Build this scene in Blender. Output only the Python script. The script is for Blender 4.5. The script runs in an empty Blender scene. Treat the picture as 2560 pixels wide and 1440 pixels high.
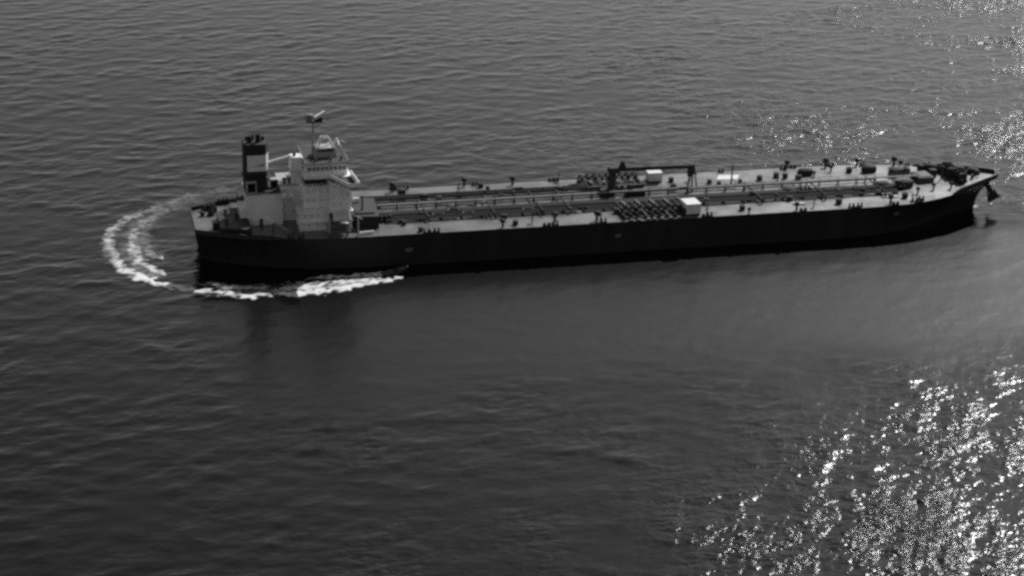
import bpy, math, random
import numpy as np
from mathutils import Matrix, Vector

R = math.radians
rng = np.random.default_rng(7)
random.seed(7)
SC = bpy.context.scene
COL = SC.collection

# ------------------------------------------------------------------ camera
YAW, PIT, ROLL, FPX = 0.22954, 0.35981, 0.01687, 4943.3
CAM = Vector((-157.72, -545.97, 193.55))
fwd = Vector((math.sin(YAW) * math.cos(PIT), math.cos(YAW) * math.cos(PIT), -math.sin(PIT)))
rt = fwd.cross(Vector((0, 0, 1))).normalized()
up = rt.cross(fwd)
rt2 = rt * math.cos(ROLL) + up * math.sin(ROLL)
up2 = up * math.cos(ROLL) - rt * math.sin(ROLL)
cam = bpy.data.objects.new('camera', bpy.data.cameras.new('camera'))
COL.objects.link(cam)
m3 = Matrix((rt2, up2, -fwd)).transposed()
cam.matrix_world = Matrix.Translation(CAM) @ m3.to_4x4()
cam.data.sensor_width = 36.0
cam.data.lens = 36.0 * FPX / 2560.0
cam.data.clip_start = 1.0
cam.data.clip_end = 60000.0
SC.camera = cam

# ------------------------------------------------------------------ sky + sun
SUN_AZ, SUN_EL = R(40), R(37)
world = bpy.data.worlds.new('World')
SC.world = world
world.use_nodes = True
wn = world.node_tree
sky = wn.nodes.new('ShaderNodeTexSky')
sky.sky_type = 'NISHITA'
sky.sun_disc = False
sky.sun_elevation = SUN_EL
sky.sun_rotation = SUN_AZ
sky.dust_density = 1.0
bw = wn.nodes.new('ShaderNodeRGBToBW')          # the picture is monochrome
wn.links.new(sky.outputs[0], bw.inputs[0])
wn.links.new(bw.outputs[0], wn.nodes['Background'].inputs[0])
wn.nodes['Background'].inputs[1].default_value = 0.074
sl = bpy.data.lights.new('sun', 'SUN')
sl.energy = 4.5
sl.angle = R(0.53)
sl.color = (1, 1, 1)
sun = bpy.data.objects.new('sun', sl)
COL.objects.link(sun)
sdir = Vector((math.sin(SUN_AZ) * math.cos(SUN_EL), math.cos(SUN_AZ) * math.cos(SUN_EL), math.sin(SUN_EL)))
sun.rotation_euler = sdir.to_track_quat('Z', 'Y').to_euler()
sun.location = sdir * 500
vs = SC.view_settings
vs.view_transform = 'Standard'
vs.look = 'None'
vs.exposure = 0.0
vs.gamma = 1.0
vs.use_curve_mapping = False
SC.cycles.max_bounces = 5
SC.cycles.transparent_max_bounces = 12
SC.cycles.caustics_reflective = False
SC.cycles.caustics_refractive = False
SC.cycles.sample_clamp_indirect = 3.0
SC.cycles.sample_clamp_direct = 10.0
SC.cycles.filter_width = 2.9
SC.cycles.use_denoising = False
SC.cycles.use_adaptive_sampling = False

# ------------------------------------------------------------------ materials
def new_mat(name):
    m = bpy.data.materials.new(name)
    m.use_nodes = True
    return m, m.node_tree.nodes, m.node_tree.links, m.node_tree.nodes['Principled BSDF']

def paint(name, v, rough=0.5, var=0.25, scale=0.6, spec=0.5, streak=False, bump=0.0, metallic=0.0, rvar=0.15):
    """grey paint: base value v with blotchy wear, optional vertical weather streaks"""
    m, n, l, b = new_mat(name)
    tc = n.new('ShaderNodeTexCoord')
    mp = n.new('ShaderNodeMapping')
    mp.inputs['Scale'].default_value = (1, 1, 0.12) if streak else (1, 1, 1)
    l.new(tc.outputs['Object'], mp.inputs[0])
    n1 = n.new('ShaderNodeTexNoise')
    n1.inputs['Scale'].default_value = scale
    n1.inputs['Detail'].default_value = 6
    n1.inputs['Roughness'].default_value = 0.65
    l.new(mp.outputs[0], n1.inputs['Vector'])
    mr = n.new('ShaderNodeMapRange')
    mr.inputs[1].default_value = 0.3
    mr.inputs[2].default_value = 0.7
    mr.inputs[3].default_value = v * (1 - var)
    mr.inputs[4].default_value = v * (1 + var)
    l.new(n1.outputs[0], mr.inputs[0])
    l.new(mr.outputs[0], b.inputs['Base Color'])
    rr = n.new('ShaderNodeMapRange')
    rr.inputs[1].default_value = 0.3
    rr.inputs[2].default_value = 0.7
    rr.inputs[3].default_value = rough * (1 - rvar)
    rr.inputs[4].default_value = min(1, rough * (1 + rvar))
    l.new(n1.outputs[0], rr.inputs[0])
    l.new(rr.outputs[0], b.inputs['Roughness'])
    b.inputs['Specular IOR Level'].default_value = spec
    b.inputs['Metallic'].default_value = metallic
    if bump:
        bp = n.new('ShaderNodeBump')
        bp.inputs['Strength'].default_value = bump
        bp.inputs['Distance'].default_value = 0.05
        l.new(n1.outputs[0], bp.inputs['Height'])
        l.new(bp.outputs[0], b.inputs['Normal'])
    return m

M = {}
M['hull'] = paint('hull_black_paint', 0.018, 0.55, 0.3, 0.25, 0.3, streak=True)
M['deck'] = paint('deck_grey_paint', 0.1, 0.36, 0.45, 0.13, 1.0, rvar=0.2)
M['bulwark'] = paint('bulwark_dark_paint', 0.03, 0.6, 0.3, 0.4, 0.3)
M['house'] = paint('house_pale_paint', 0.84, 0.5, 0.16, 0.35, 0.4, streak=True)
M['house_lit'] = paint('mast_white_paint', 0.8, 0.35, 0.06, 0.5)
M['funnel'] = paint('funnel_black_paint', 0.02, 0.6, 0.3, 0.4, 0.3)
M['band'] = paint('funnel_band_paint', 0.78, 0.45, 0.06, 0.5)
M['emblem'] = paint('emblem_grey_paint', 0.2, 0.5, 0.1, 0.5)
M['dark'] = paint('dark_machinery_paint', 0.045, 0.75, 0.4, 0.9, 0.15)
M['mid'] = paint('pipe_grey_paint', 0.09, 0.65, 0.35, 0.5, 0.25)
M['pipe2'] = paint('pipe_dull_grey_paint', 0.05, 0.7, 0.35, 0.4, 0.2)
M['light'] = paint('light_grey_paint', 0.36, 0.5, 0.2, 0.6)
M['white'] = paint('white_gloss_paint', 0.82, 0.3, 0.04, 0.8)
M['glass'] = paint('dark_window_glass', 0.015, 0.12, 0.1, 0.5)
M['pane'] = paint('curtained_window_glass', 0.6, 0.4, 0.3, 0.8)
M['cat'] = paint('catwalk_grating', 0.12, 0.7, 0.3, 0.5, 0.2)
M['void'] = paint('black_opening', 0.008, 0.9, 0.2, 1.0, 0.1)
M['mark'] = paint('faded_hull_mark', 0.14, 0.6, 0.35, 1.5, 0.3)
M['tick'] = paint('worn_hull_lettering', 0.04, 0.6, 0.3, 1.5, 0.3)
M['orange'] = paint('lifeboat_shell', 0.07, 0.4, 0.2, 0.6)
M['boat'] = paint('speedboat_hull_gelcoat', 0.05, 0.25, 0.2, 1.0)
M['boat_in'] = paint('speedboat_liner', 0.12, 0.5, 0.2, 1.0)
M['steel'] = paint('rusty_steel', 0.025, 0.6, 0.4, 1.2, 0.4)

# ------------------------------------------------------------------ mesh helpers
class MB:
    def __init__(s):
        s.v, s.f = [], []
    def add(s, vs, fs):
        o = len(s.v)
        s.v += [tuple(p) for p in vs]
        s.f += [tuple(i + o for i in f) for f in fs]
        return s
    def box(s, x0, x1, y0, y1, z0, z1, bev=0.0):
        if bev <= 0:
            v = [(x0, y0, z0), (x1, y0, z0), (x1, y1, z0), (x0, y1, z0), (x0, y0, z1), (x1, y0, z1), (x1, y1, z1), (x0, y1, z1)]
            return s.add(v, [(3, 2, 1, 0), (4, 5, 6, 7), (0, 1, 5, 4), (1, 2, 6, 5), (2, 3, 7, 6), (3, 0, 4, 7)])
        b = bev
        base = [(x0 + b, y0), (x1 - b, y0), (x1, y0 + b), (x1, y1 - b), (x1 - b, y1), (x0 + b, y1), (x0, y1 - b), (x0, y0 + b)]
        cx, cy = (x0 + x1) / 2, (y0 + y1) / 2
        top = [(cx + (x - cx) * (1 - 2 * b / max(x1 - x0, .01)), cy + (y - cy) * (1 - 2 * b / max(y1 - y0, .01))) for x, y in base]
        v = [(x, y, z0) for x, y in base] + [(x, y, z1 - b) for x, y in base] + [(x, y, z1) for x, y in top]
        f = [tuple(range(7, -1, -1)), tuple(range(16, 24))]
        for i in range(8):
            j = (i + 1) % 8
            f += [(i, j, 8 + j, 8 + i), (8 + i, 8 + j, 16 + j, 16 + i)]
        return s.add(v, f)
    def prism(s, poly, z0, z1, top=1.0):
        n = len(poly)
        cx = sum(p[0] for p in poly) / n
        cy = sum(p[1] for p in poly) / n
        v = [(x, y, z0) for x, y in poly] + [(cx + (x - cx) * top, cy + (y - cy) * top, z1) for x, y in poly]
        f = [tuple(range(n - 1, -1, -1)), tuple(range(n, 2 * n))]
        f += [(i, (i + 1) % n, n + (i + 1) % n, n + i) for i in range(n)]
        return s.add(v, f)
    def tube(s, a, b, r0, r1=None, n=8, cap=True):
        r1 = r0 if r1 is None else r1
        a, b = Vector(a), Vector(b)
        d = (b - a).normalized()
        u = d.orthogonal().normalized()
        w = d.cross(u)
        v = []
        for c, r in ((a, r0), (b, r1)):
            for i in range(n):
                t = 2 * math.pi * i / n
                v.append(c + u * (r * math.cos(t)) + w * (r * math.sin(t)))
        f = [(i, (i + 1) % n, n + (i + 1) % n, n + i) for i in range(n)]
        if cap:
            f += [tuple(range(n - 1, -1, -1)), tuple(range(n, 2 * n))]
        return s.add(v, f)
    def path(s, pts, r, n=8):
        for i in range(len(pts) - 1):
            s.tube(pts[i], pts[i + 1], r, r, n)
        return s
    def bar(s, a, b, w, h):
        a, b = Vector(a), Vector(b)
        d = (b - a).normalized()
        side = d.cross(Vector((0, 0, 1)))
        side = side.normalized() if side.length > 1e-4 else Vector((1, 0, 0))
        u = side.cross(d).normalized()
        v = []
        for c in (a, b):
            for sx, sz in ((-1, -1), (1, -1), (1, 1), (-1, 1)):
                v.append(c + side * (sx * w / 2) + u * (sz * h / 2))
        return s.add(v, [(3, 2, 1, 0), (4, 5, 6, 7), (0, 1, 5, 4), (1, 2, 6, 5), (2, 3, 7, 6), (3, 0, 4, 7)])
    def ring(s, c, axis, r, t, n=12, m=5):
        """torus (hand wheel, drum flange)"""
        c, ax = Vector(c), Vector(axis).normalized()
        u = ax.orthogonal().normalized()
        w = ax.cross(u)
        v, f = [], []
        for i in range(n):
            a = 2 * math.pi * i / n
            d = u * math.cos(a) + w * math.sin(a)
            for j in range(m):
                b = 2 * math.pi * j / m
                v.append(c + d * (r + t * math.cos(b)) + ax * (t * math.sin(b)))
        for i in range(n):
            for j in range(m):
                f.append((i * m + j, ((i + 1) % n) * m + j, ((i + 1) % n) * m + (j + 1) % m, i * m + (j + 1) % m))
        return s.add(v, f)
    def dome(s, c, rx, ry, rz, n=12, m=6, full=False):
        v, f = [], []
        lo = -m if full else 0
        rows = list(range(lo, m + 1))
        for k in rows:
            p = math.pi / 2 * k / m
            for i in range(n):
                t = 2 * math.pi * i / n
                v.append((c[0] + rx * math.cos(p) * math.cos(t), c[1] + ry * math.cos(p) * math.sin(t), c[2] + rz * math.sin(p)))
        for k in range(len(rows) - 1):
            for i in range(n):
                j = (i + 1) % n
                f.append((k * n + i, k * n + j, (k + 1) * n + j, (k + 1) * n + i))
        return s.add(v, f)
    def build(s, name, mat, parent=None, smooth=False):
        me = bpy.data.meshes.new(name)
        me.from_pydata(s.v, [], s.f)
        me.validate()
        me.update()
        if smooth:
            for p in me.polygons:
                p.use_smooth = True
            try:
                me.set_sharp_from_angle(angle=R(40))
            except Exception:
                pass
        return link(me, name, mat, parent)

def link(me, name, mat, parent=None):
    o = bpy.data.objects.new(name, me)
    if mat is not None and not me.materials:
        me.materials.append(M[mat] if isinstance(mat, str) else mat)
    COL.objects.link(o)
    o.parent = parent
    return o

def empty(name, loc=(0, 0, 0), rz=0.0):
    o = bpy.data.objects.new(name, None)
    o.location = loc
    o.rotation_euler = (0, 0, rz)
    COL.objects.link(o)
    return o

def tag(o, label=None, cat=None, group=None, kind=None):
    for k, x in (('label', label), ('category', cat), ('group', group), ('kind', kind)):
        if x:
            o[k] = x
    return o

def place_copy(src, parent, loc, rz=0.0, scale=None):
    """copy of a part (with its sub-parts) under parent"""
    c = src.copy()
    COL.objects.link(c)
    c.parent = parent
    c.location = loc
    c.rotation_euler = (0, 0, rz)
    if scale:
        c.scale = scale
    for ch in src.children:
        d = ch.copy()
        COL.objects.link(d)
        d.parent = c
    return c

# ------------------------------------------------------------------ wave field (random sea, 512 m periodic tile)
TL, TN = 512.0, 1024
def wave_tile(lmin, lmax, lpeak, wdir, spread, rms_slope, power=-4.0, seed=1, aniso=True):
    g = np.random.default_rng(seed)
    k1 = 2 * np.pi * np.fft.fftfreq(TN, TL / TN)
    kx, ky = np.meshgrid(k1, k1, indexing='ij')
    k = np.hypot(kx, ky)
    k[0, 0] = 1e-6
    kp = 2 * np.pi / lpeak
    S = k ** power * np.exp(-1.25 * (kp / k) ** 2)
    S[(k < 2 * np.pi / lmax) | (k > 2 * np.pi / lmin)] = 0
    if aniso:
        c = (kx * math.cos(wdir) + ky * math.sin(wdir)) / k
        S = S * (np.abs(c) ** spread + 0.03)
    ph = np.exp(2j * np.pi * g.random((TN, TN))) * np.sqrt(-np.log(g.random((TN, TN)) + 1e-9))
    H = np.sqrt(S) * ph
    h = np.fft.ifft2(H).real
    sx = np.fft.ifft2(1j * kx * np.fft.fft2(h)).real
    sy = np.fft.ifft2(1j * ky * np.fft.fft2(h)).real
    return h * (rms_slope / math.sqrt((sx ** 2 + sy ** 2).mean()))

def sample(tile, x, y):
    u = (np.asarray(x) / TL * TN) % TN
    v = (np.asarray(y) / TL * TN) % TN
    i, j = np.floor(u).astype(int) % TN, np.floor(v).astype(int) % TN
    a, b = u - np.floor(u), v - np.floor(v)
    i2, j2 = (i + 1) % TN, (j + 1) % TN
    return tile[i, j] * (1 - a) * (1 - b) + tile[i2, j] * a * (1 - b) + tile[i, j2] * (1 - a) * b + tile[i2, j2] * a * b

WD = R(90 + 8)                                    # waves run towards the camera side
T_swell = wave_tile(6, 60, 17, WD, 2.0, 0.032, -3.7, 1)
T_chop = wave_tile(2.6, 10, 7, WD + R(12), 2, 0.034, -3.8, 2)
T_mod = wave_tile(30, 400, 120, 0, 1, 1.0, -3.0, 3, aniso=False)
T_mod /= T_mod.std()

SW_STD = T_swell.std()
def sst(a, b, x):
    t = np.clip((x - a) / (b - a), 0, 1)
    return t * t * (3 - 2 * t)

def lee(x, y):
    """calm water on the sheltered side of the ship: 1 = rough, low = slick"""
    d = -21 - y + 6 * sample(T_mod, x, y)
    xs = x + 0.05 * d
    inx = sst(-138, -100, xs) * (1 - sst(112, 150, xs))
    away = sst(-16, -6, d) * (1 - sst(62, 135, d + 10 * sample(T_mod, x + 90, y)))
    return 1 - 0.8 * inx * away

def gust(x, y):
    """ruffled water to windward of the bow and out past the shelter of the hull, calmer towards the stern"""
    near = sst(-120, 130, (x + 110) - 2.3 * (y + 215)) * (1 - sst(-60, -20, y))
    farr = sst(-60, 120, x) * sst(-20, 30, y) * (1 - 0.7 * sst(70, 170, y) * (1 - sst(150, 230, x)))
    return 0.24 + np.maximum(0.95 * near, 0.68 * farr)

def sea_z(x, y):
    r = np.hypot(x - 10, y - 20)
    f = 1 - sst(420, 640, r)
    m = lee(x, y)
    g = np.clip(1 + 0.4 * sample(T_mod, x + 37, y + 11), .2, 2)
    sw = sample(T_swell, x, y) / SW_STD
    sw = np.clip(sw, -2.4, 2.4)
    sw = (sw + 0.16 * (sw ** 2 - 1) + 0.03 * sw ** 3) * SW_STD      # peaked crests
    return f * (sw * (0.12 + 0.88 * m) * (.6 + .4 * g) + sample(T_chop, x, y) * m * g * (0.55 + 1.7 * gust(x, y)))

# ------------------------------------------------------------------ sea
def axis(lo, hi, step, far=40000):
    c = np.arange(lo, hi + step, step)
    out = []
    d, p = step, 0.0
    while p < far:
        d *= 1.22
        p += d
        out.append(p)
    out = np.array(out)
    return np.concatenate([lo - out[::-1], c, c[-1] + out])

gx = axis(-225, 330, 0.7)
gy = axis(-270, 400, 0.72)
X, Y = np.meshgrid(gx, gy, indexing='ij')
Z = sea_z(X, Y)
nx, ny = X.shape
co = np.stack([X, Y, Z], -1).reshape(-1, 3).astype(np.float32)
ii = (np.arange(nx - 1)[:, None] * ny + np.arange(ny - 1)[None, :]).ravel()
quads = np.stack([ii, ii + ny, ii + ny + 1, ii + 1], 1).astype(np.int32)

def grid_mesh(name, co, quads):
    me = bpy.data.meshes.new(name)
    me.vertices.add(len(co))
    me.vertices.foreach_set('co', co.ravel())
    me.loops.add(quads.size)
    me.loops.foreach_set('vertex_index', quads.ravel())
    me.polygons.add(len(quads))
    me.polygons.foreach_set('loop_start', np.arange(0, quads.size, 4, dtype=np.int32))
    me.polygons.foreach_set('use_smooth', np.ones(len(quads), dtype=bool))
    me.update(calc_edges=True)
    return me

me = grid_mesh('sea', co, quads)
at = me.attributes.new('chop', 'FLOAT', 'POINT')
chop = (lee(X, Y) * gust(X, Y) * (1 + 0.25 * sample(T_mod, X + 37, Y + 11))).clip(0.08, 1.6)
at.data.foreach_set('value', chop.ravel().astype(np.float32))

cm = me.attributes.new('calm', 'FLOAT', 'POINT')
cm.data.foreach_set('value', ((1 - lee(X, Y)) / 0.8).ravel().astype(np.float32))

ms, n, l, b = new_mat('sea_water')
b.inputs['Base Color'].default_value = (0.003, 0.003, 0.003, 1)
al = n.new('ShaderNodeAttribute')
al.attribute_name = 'calm'
rg = n.new('ShaderNodeMapRange')                  # unresolved capillary ripples
rg.inputs[3].default_value = 0.1
rg.inputs[4].default_value = 0.265
l.new(al.outputs['Fac'], rg.inputs[0])
l.new(rg.outputs[0], b.inputs['Roughness'])
b.inputs['IOR'].default_value = 1.333
tc = n.new('ShaderNodeTexCoord')
ac = n.new('ShaderNodeAttribute')
ac.attribute_name = 'chop'
def wnoise(sx, sy, rot, scale, detail, rough):
    mp = n.new('ShaderNodeMapping')
    mp.inputs['Rotation'].default_value = (0, 0, rot)
    mp.inputs['Scale'].default_value = (sx, sy, 1)
    l.new(tc.outputs['Object'], mp.inputs[0])
    t = n.new('ShaderNodeTexNoise')
    t.noise_dimensions = '2D'
    t.inputs['Scale'].default_value = scale
    t.inputs['Detail'].default_value = detail
    t.inputs['Roughness'].default_value = rough
    l.new(mp.outputs[0], t.inputs['Vector'])
    return t
na = wnoise(0.6, 1.0, R(6), 0.5, 3, 0.55)
nb = wnoise(0.85, 1.0, R(-35), 1.7, 2, 0.5)
nc = wnoise(0.9, 1.0, 0, 1.0, 3, 0.6)             # wind streaks across the sea
mpn = nc.inputs['Vector'].links[0].from_node
mpn.vector_type = 'TEXTURE'
mpn.inputs['Rotation'].default_value = (0, 0, R(60))
mpn.inputs['Scale'].default_value = (26, 9, 1)
pc = n.new('ShaderNodeMapRange'); pc.interpolation_type = 'SMOOTHSTEP'
pc.inputs[1].default_value = 0.36; pc.inputs[2].default_value = 0.66
pc.inputs[3].default_value = 0.6; pc.inputs[4].default_value = 1.25
l.new(nc.outputs[0], pc.inputs[0])
ad0 = n.new('ShaderNodeMath'); ad0.operation = 'MULTIPLY_ADD'
ad0.inputs[1].default_value = 0.12
l.new(nb.outputs[0], ad0.inputs[0]); l.new(na.outputs[0], ad0.inputs[2])
add = n.new('ShaderNodeMath'); add.operation = 'MULTIPLY'
l.new(ad0.outputs[0], add.inputs[0]); l.new(pc.outputs[0], add.inputs[1])
mul = n.new('ShaderNodeMath'); mul.operation = 'MULTIPLY'
l.new(add.outputs[0], mul.inputs[0]); l.new(ac.outputs['Fac'], mul.inputs[1])
bp = n.new('ShaderNodeBump')
bp.inputs['Strength'].default_value = 1.0
bp.inputs['Distance'].default_value = 0.5
l.new(mul.outputs[0], bp.inputs['Height'])
l.new(bp.outputs[0], b.inputs['Normal'])
sea = link(me, 'sea', ms)
tag(sea, kind='structure')

# ------------------------------------------------------------------ the tanker
F = 9.2                                           # deck above the water
ship = empty('oil_tanker', (0, 0, 0))
tag(ship, 'long black oil tanker with pale deck and stern superstructure, lying across the picture', 'tanker')

def pl(tab, x):
    return float(np.interp(x, [t[0] for t in tab], [t[1] for t in tab]))
DECKB = [(-125, 10.3), (-122, 12.0), (-118, 14.3), (-112, 17.0), (-105, 18.8), (-96, 20.3), (-86, 21.2), (-76, 21.5), (72, 21.5), (80, 21.3),
         (88, 20.5), (94, 19.3), (99, 17.7), (104, 15.5), (108, 13.4), (112, 11.1), (115, 9.2), (118, 7.3), (121, 5.5), (123.5, 3.8), (125.2, 2.2), (125.6, 1.2)]
WATB = [(-125, 5.0), (-120, 8.5), (-112, 13.0), (-102, 17.2), (-92, 19.9), (-80, 21.4), (-70, 21.5), (66, 21.5), (76, 20.6), (86, 18.0), (95, 14.0),
        (103, 9.6), (110, 6.0), (116, 3.2), (121, 1.4), (124.5, 0.5), (125.6, 0.2)]
def zdeck(x):
    return F + 0.9 * float(sst(84, 126, x)) + 0.25 * float(sst(-100, -125, x))
def hull_pt(xs, t, side, inset=0.0):
    """xs station, t 0 = keel band below water .. 1 = deck edge"""
    zt = zdeck(xs) + 0.12
    z = -3.0 + (zt + 3.0) * t
    q = max(0.0, min(1.0, z / zt))
    bd, bw_ = pl(DECKB, xs), pl(WATB, xs)
    y = bw_ + (bd - bw_) * q ** 1.7
    x = xs
    if xs > 92:
        tip = 119.2 + 6.4 * q ** 2.2
        x = 92 + (xs - 92) * (tip - 92) / (125.6 - 92)
    if xs < -118:
        x = xs + (-118 - xs) / 7.0 * 1.6 * (1 - q)
    return (x, side * max(0.02, y - inset), z)
XS = sorted(set([-125, -123.5, -122, -120, -118, -115, -112, -108, -105, -100, -96, -91, -86, -81, -76] + list(range(-66, 72, 10)) +
                [72, 76, 80, 84, 88, 91, 94, 96.5, 99, 101.5, 104, 106, 108, 110, 112, 113.5, 115, 116.5, 118, 119.5, 121, 122.3, 123.5, 124.4, 125.2, 125.6]))
TS = [0, .12, .25, .35, .45, .55, .65, .75, .84, .92, 1.0]
h = MB()
nt_ = len(TS)
v, f = [], []
for xs in XS:
    for sd in (-1, 1):
        for t in TS:
            v.append(hull_pt(xs, t, sd))
def hid(i, sd, j):
    return (i * 2 + sd) * nt_ + j
for i in range(len(XS) - 1):
    for j in range(nt_ - 1):
        f.append((hid(i, 0, j), hid(i + 1, 0, j), hid(i + 1, 0, j + 1), hid(i, 0, j + 1)))
        f.append((hid(i, 1, j), hid(i, 1, j + 1), hid(i + 1, 1, j + 1), hid(i + 1, 1, j)))
for j in range(nt_ - 1):
    f.append((hid(0, 0, j), hid(0, 0, j + 1), hid(0, 1, j + 1), hid(0, 1, j)))
    e = len(XS) - 1
    f.append((hid(e, 0, j), hid(e, 1, j), hid(e, 1, j + 1), hid(e, 0, j + 1)))
h.add(v, f)
hull = h.build('hull', 'hull', ship, smooth=True)
MB().dome((118.2, 0, -1.5), 4.6, 2.2, 1.9, 16, 6, full=True).build('bulbous_bow', 'hull', hull, smooth=True)

# deck plate
v, f = [], []
for xs in XS:
    p = hull_pt(xs, 1.0, -1, 0.12)
    yy = p[1]
    z = zdeck(xs)
    v += [(p[0], yy, z), (p[0], yy * .5, z + .05), (p[0], 0, z + 0.08), (p[0], -yy * .5, z + .05), (p[0], -yy, z)]
for i in range(len(XS) - 1):
    for j in range(4):
        a = i * 5 + j
        f.append((a, a + 5, a + 6, a + 1))
deck = MB().add(v, f).build('main_deck', 'deck', ship)

# bulwarks: a raised rim with thickness round the bow and round the stern
def bulwark(xa, xb, hgt, name, both=True):
    m = MB()
    xs_ = [x for x in XS if xa <= x <= xb]
    for sd in (-1, 1):
        rows = []
        for x in xs_:
            a, c = hull_pt(x, 1.0, sd), hull_pt(x, 1.0, sd, 0.35)
            hh = hgt * min(1.0, 0.15 + (min(abs(x - xa), abs(x - xb)) if min(abs(xa + 125), abs(xb - 125.6)) > 1 else (abs(x - xa) if xb > 0 else abs(x - xb))) / 4.0)
            rows.append([(a[0], a[1], a[2] - .3), (a[0] + (0.25 * sst(112, 125, x) if xb > 0 else 0), a[1], a[2] + hh), (c[0], c[1], a[2] + hh), (c[0], c[1], a[2] - .3)])
        o = [q for r in rows for q in r]
        fs = []
        for i in range(len(rows) - 1):
            for j in range(4):
                q = [i * 4 + j, (i + 1) * 4 + j, (i + 1) * 4 + (j + 1) % 4, i * 4 + (j + 1) % 4]
                fs.append(tuple(q if sd < 0 else q[::-1]))
        m.add(o, fs)
    return m
bulwark(104, 125.6, 1.25, 'b').build('bow_bulwark', 'bulwark', hull)
bw_m = bulwark(-125, -100, 1.0, 's')
bw_m.box(-125.02, -124.7, -10.3, 10.3, F + .1, F + 1.3)
bw_m.build('stern_bulwark', 'bulwark', hull)

# painted marks on the near side of the hull
def side_y(x, z):
    q = max(0.0, z / (zdeck(x) + .12))
    bd, bw_ = pl(DECKB, x), pl(WATB, x)
    return -(bw_ + (bd - bw_) * q ** 1.7)
for (x, z) in ((-65.5, 4.6), (-3.7, 5.1), (84.2, 6.1)):
    m = MB()
    pts = [(-1.15, .5), (1.2, .5), (.75, -.5), (-.7, -.5)]
    a = [(x + px, side_y(x + px, z + pz) - .03, z + pz) for px, pz in pts]
    c = [(p[0], p[1] + .06, p[2]) for p in a]
    m.add(a + c, [(0, 3, 2, 1), (4, 5, 6, 7), (0, 1, 5, 4), (1, 2, 6, 5), (2, 3, 7, 6), (3, 0, 4, 7)])
    m.build('tug_push_mark', 'mark', hull)
for x in (3.6, 7.6, 10.0, 12.7, 16.9):
    MB().box(x - .3, x + .3, -21.54, -21.48, 6.9, 7.8).build('worn_letter', 'tick', hull)

# ---------------------------------------------------------------- engine casing and funnel
D = F + 0.02
cas = MB().box(-109, -98.9, -6, 6, D, 18.7).build('engine_casing', 'house', ship)
MB().box(-109.25, -98.7, -6.2, 6.2, 18.7, 18.95).build('casing_roof', 'light', cas)
MB().box(-104.6, -99.4, -5.6, -2.6, 18.95, 19.45).build('casing_skylight', 'dark', cas)
MB().box(-105.6, -104.6, -6.07, -5.95, D + .1, D + 2.1).build('casing_door', 'mid', cas)
MB().box(-110.6, -109.02, 3, 9.9, D + 2.2, D + 5.8).build('vent_locker', 'dark', cas)
MB().box(-111.0, -109.02, -5, 3, D + 2.2, D + 5).build('aft_store', 'house', cas)
poop_shade = MB().prism([(-117.6, -13.2), (-109.05, -15.5), (-109.05, 5.0), (-114.5, 5.0), (-117.6, 1.5)], D, D + 2.18).build('poop_shade_block', 'funnel', ship)  # low black block added to darken the poop where the casing's shade falls
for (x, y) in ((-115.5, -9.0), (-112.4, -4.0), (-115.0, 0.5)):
    MB().tube((x, y, D + 2.18), (x, y, D + 3.0), .4, .4, 8).dome((x, y, D + 3.0), .7, .7, .4, 8, 3).build('mushroom_vent', 'dark', poop_shade, smooth=True)
for (x0, x1, z1) in ((-109.0, -106.0, 22.6), (-101.9, -99.4, 21.9)):
    vb = MB().box(x0, x1, -5.2 if z1 > 22 else -1.8, -3.2 if z1 > 22 else 0.6, 18.95, z1, .15).build('ventilator', 'light', ship)
    yf = -5.2 if z1 > 22 else -1.8
    MB().box(x0 + .42, x1 - .42, yf - .05, yf + .1, 19.4, z1 - .5).build('ventilator_opening', 'void', vb)
ch = 0.85
FX0, FX1, FY = -109.2, -102.2, 4.0
c2 = 2.5
fun_poly = lambda g: [(FX0 + ch - g, -FY - g), (FX1 - ch + g, -FY - g), (FX1 + g, -FY + c2 - g), (FX1 + g, FY - c2 + g), (FX1 - ch + g, FY + g), (FX0 + ch - g, FY + g), (FX0 - g, FY - ch + g), (FX0 - g, -FY + ch - g)]
fun = MB().prism(fun_poly(0), 18.9, 33.6, 0.985).build('funnel', 'funnel', ship)
# white band on the side and forward faces
bx = MB()
zb0, zb1 = 25.4, 30.3
poly = [(FX0 + ch - .1, -FY - .04), (FX1 - ch + .02, -FY - .04), (FX1 + .04, -FY + c2 - .02), (FX1 + .04, FY - c2 + .02), (FX1 - ch + .02, FY + .04), (FX0 + ch - .1, FY + .04)]
inn = [(x * 1 + (-.12 if i in (2, 3) else 0), y * .96) for i, (x, y) in enumerate(poly)]
np_ = len(poly)
vv = [(x, y, zb0) for x, y in poly] + [(x, y, zb1) for x, y in poly] + [(x, y, zb0) for x, y in inn] + [(x, y, zb1) for x, y in inn]
ff = []
for i in range(np_ - 1):
    ff += [(i, i + 1, np_ + i + 1, np_ + i), (np_ + i, np_ + i + 1, 3 * np_ + i + 1, 3 * np_ + i), (2 * np_ + i, 2 * np_ + i + 1, i + 1, i)]
bx.add(vv, ff)
band = bx.build('funnel_band', 'band', fun)
em = MB()
a = [(-106.9, -FY - .07, 26.9), (-103.6, -FY - .07, 27.0), (-103.5, -FY - .07, 27.75)]
em.add(a + [(x, y + .05, z) for x, y, z in a], [(0, 1, 2), (5, 4, 3), (0, 3, 4, 1), (1, 4, 5, 2), (2, 5, 3, 0)])
em.build('funnel_emblem', 'emblem', fun)
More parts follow.
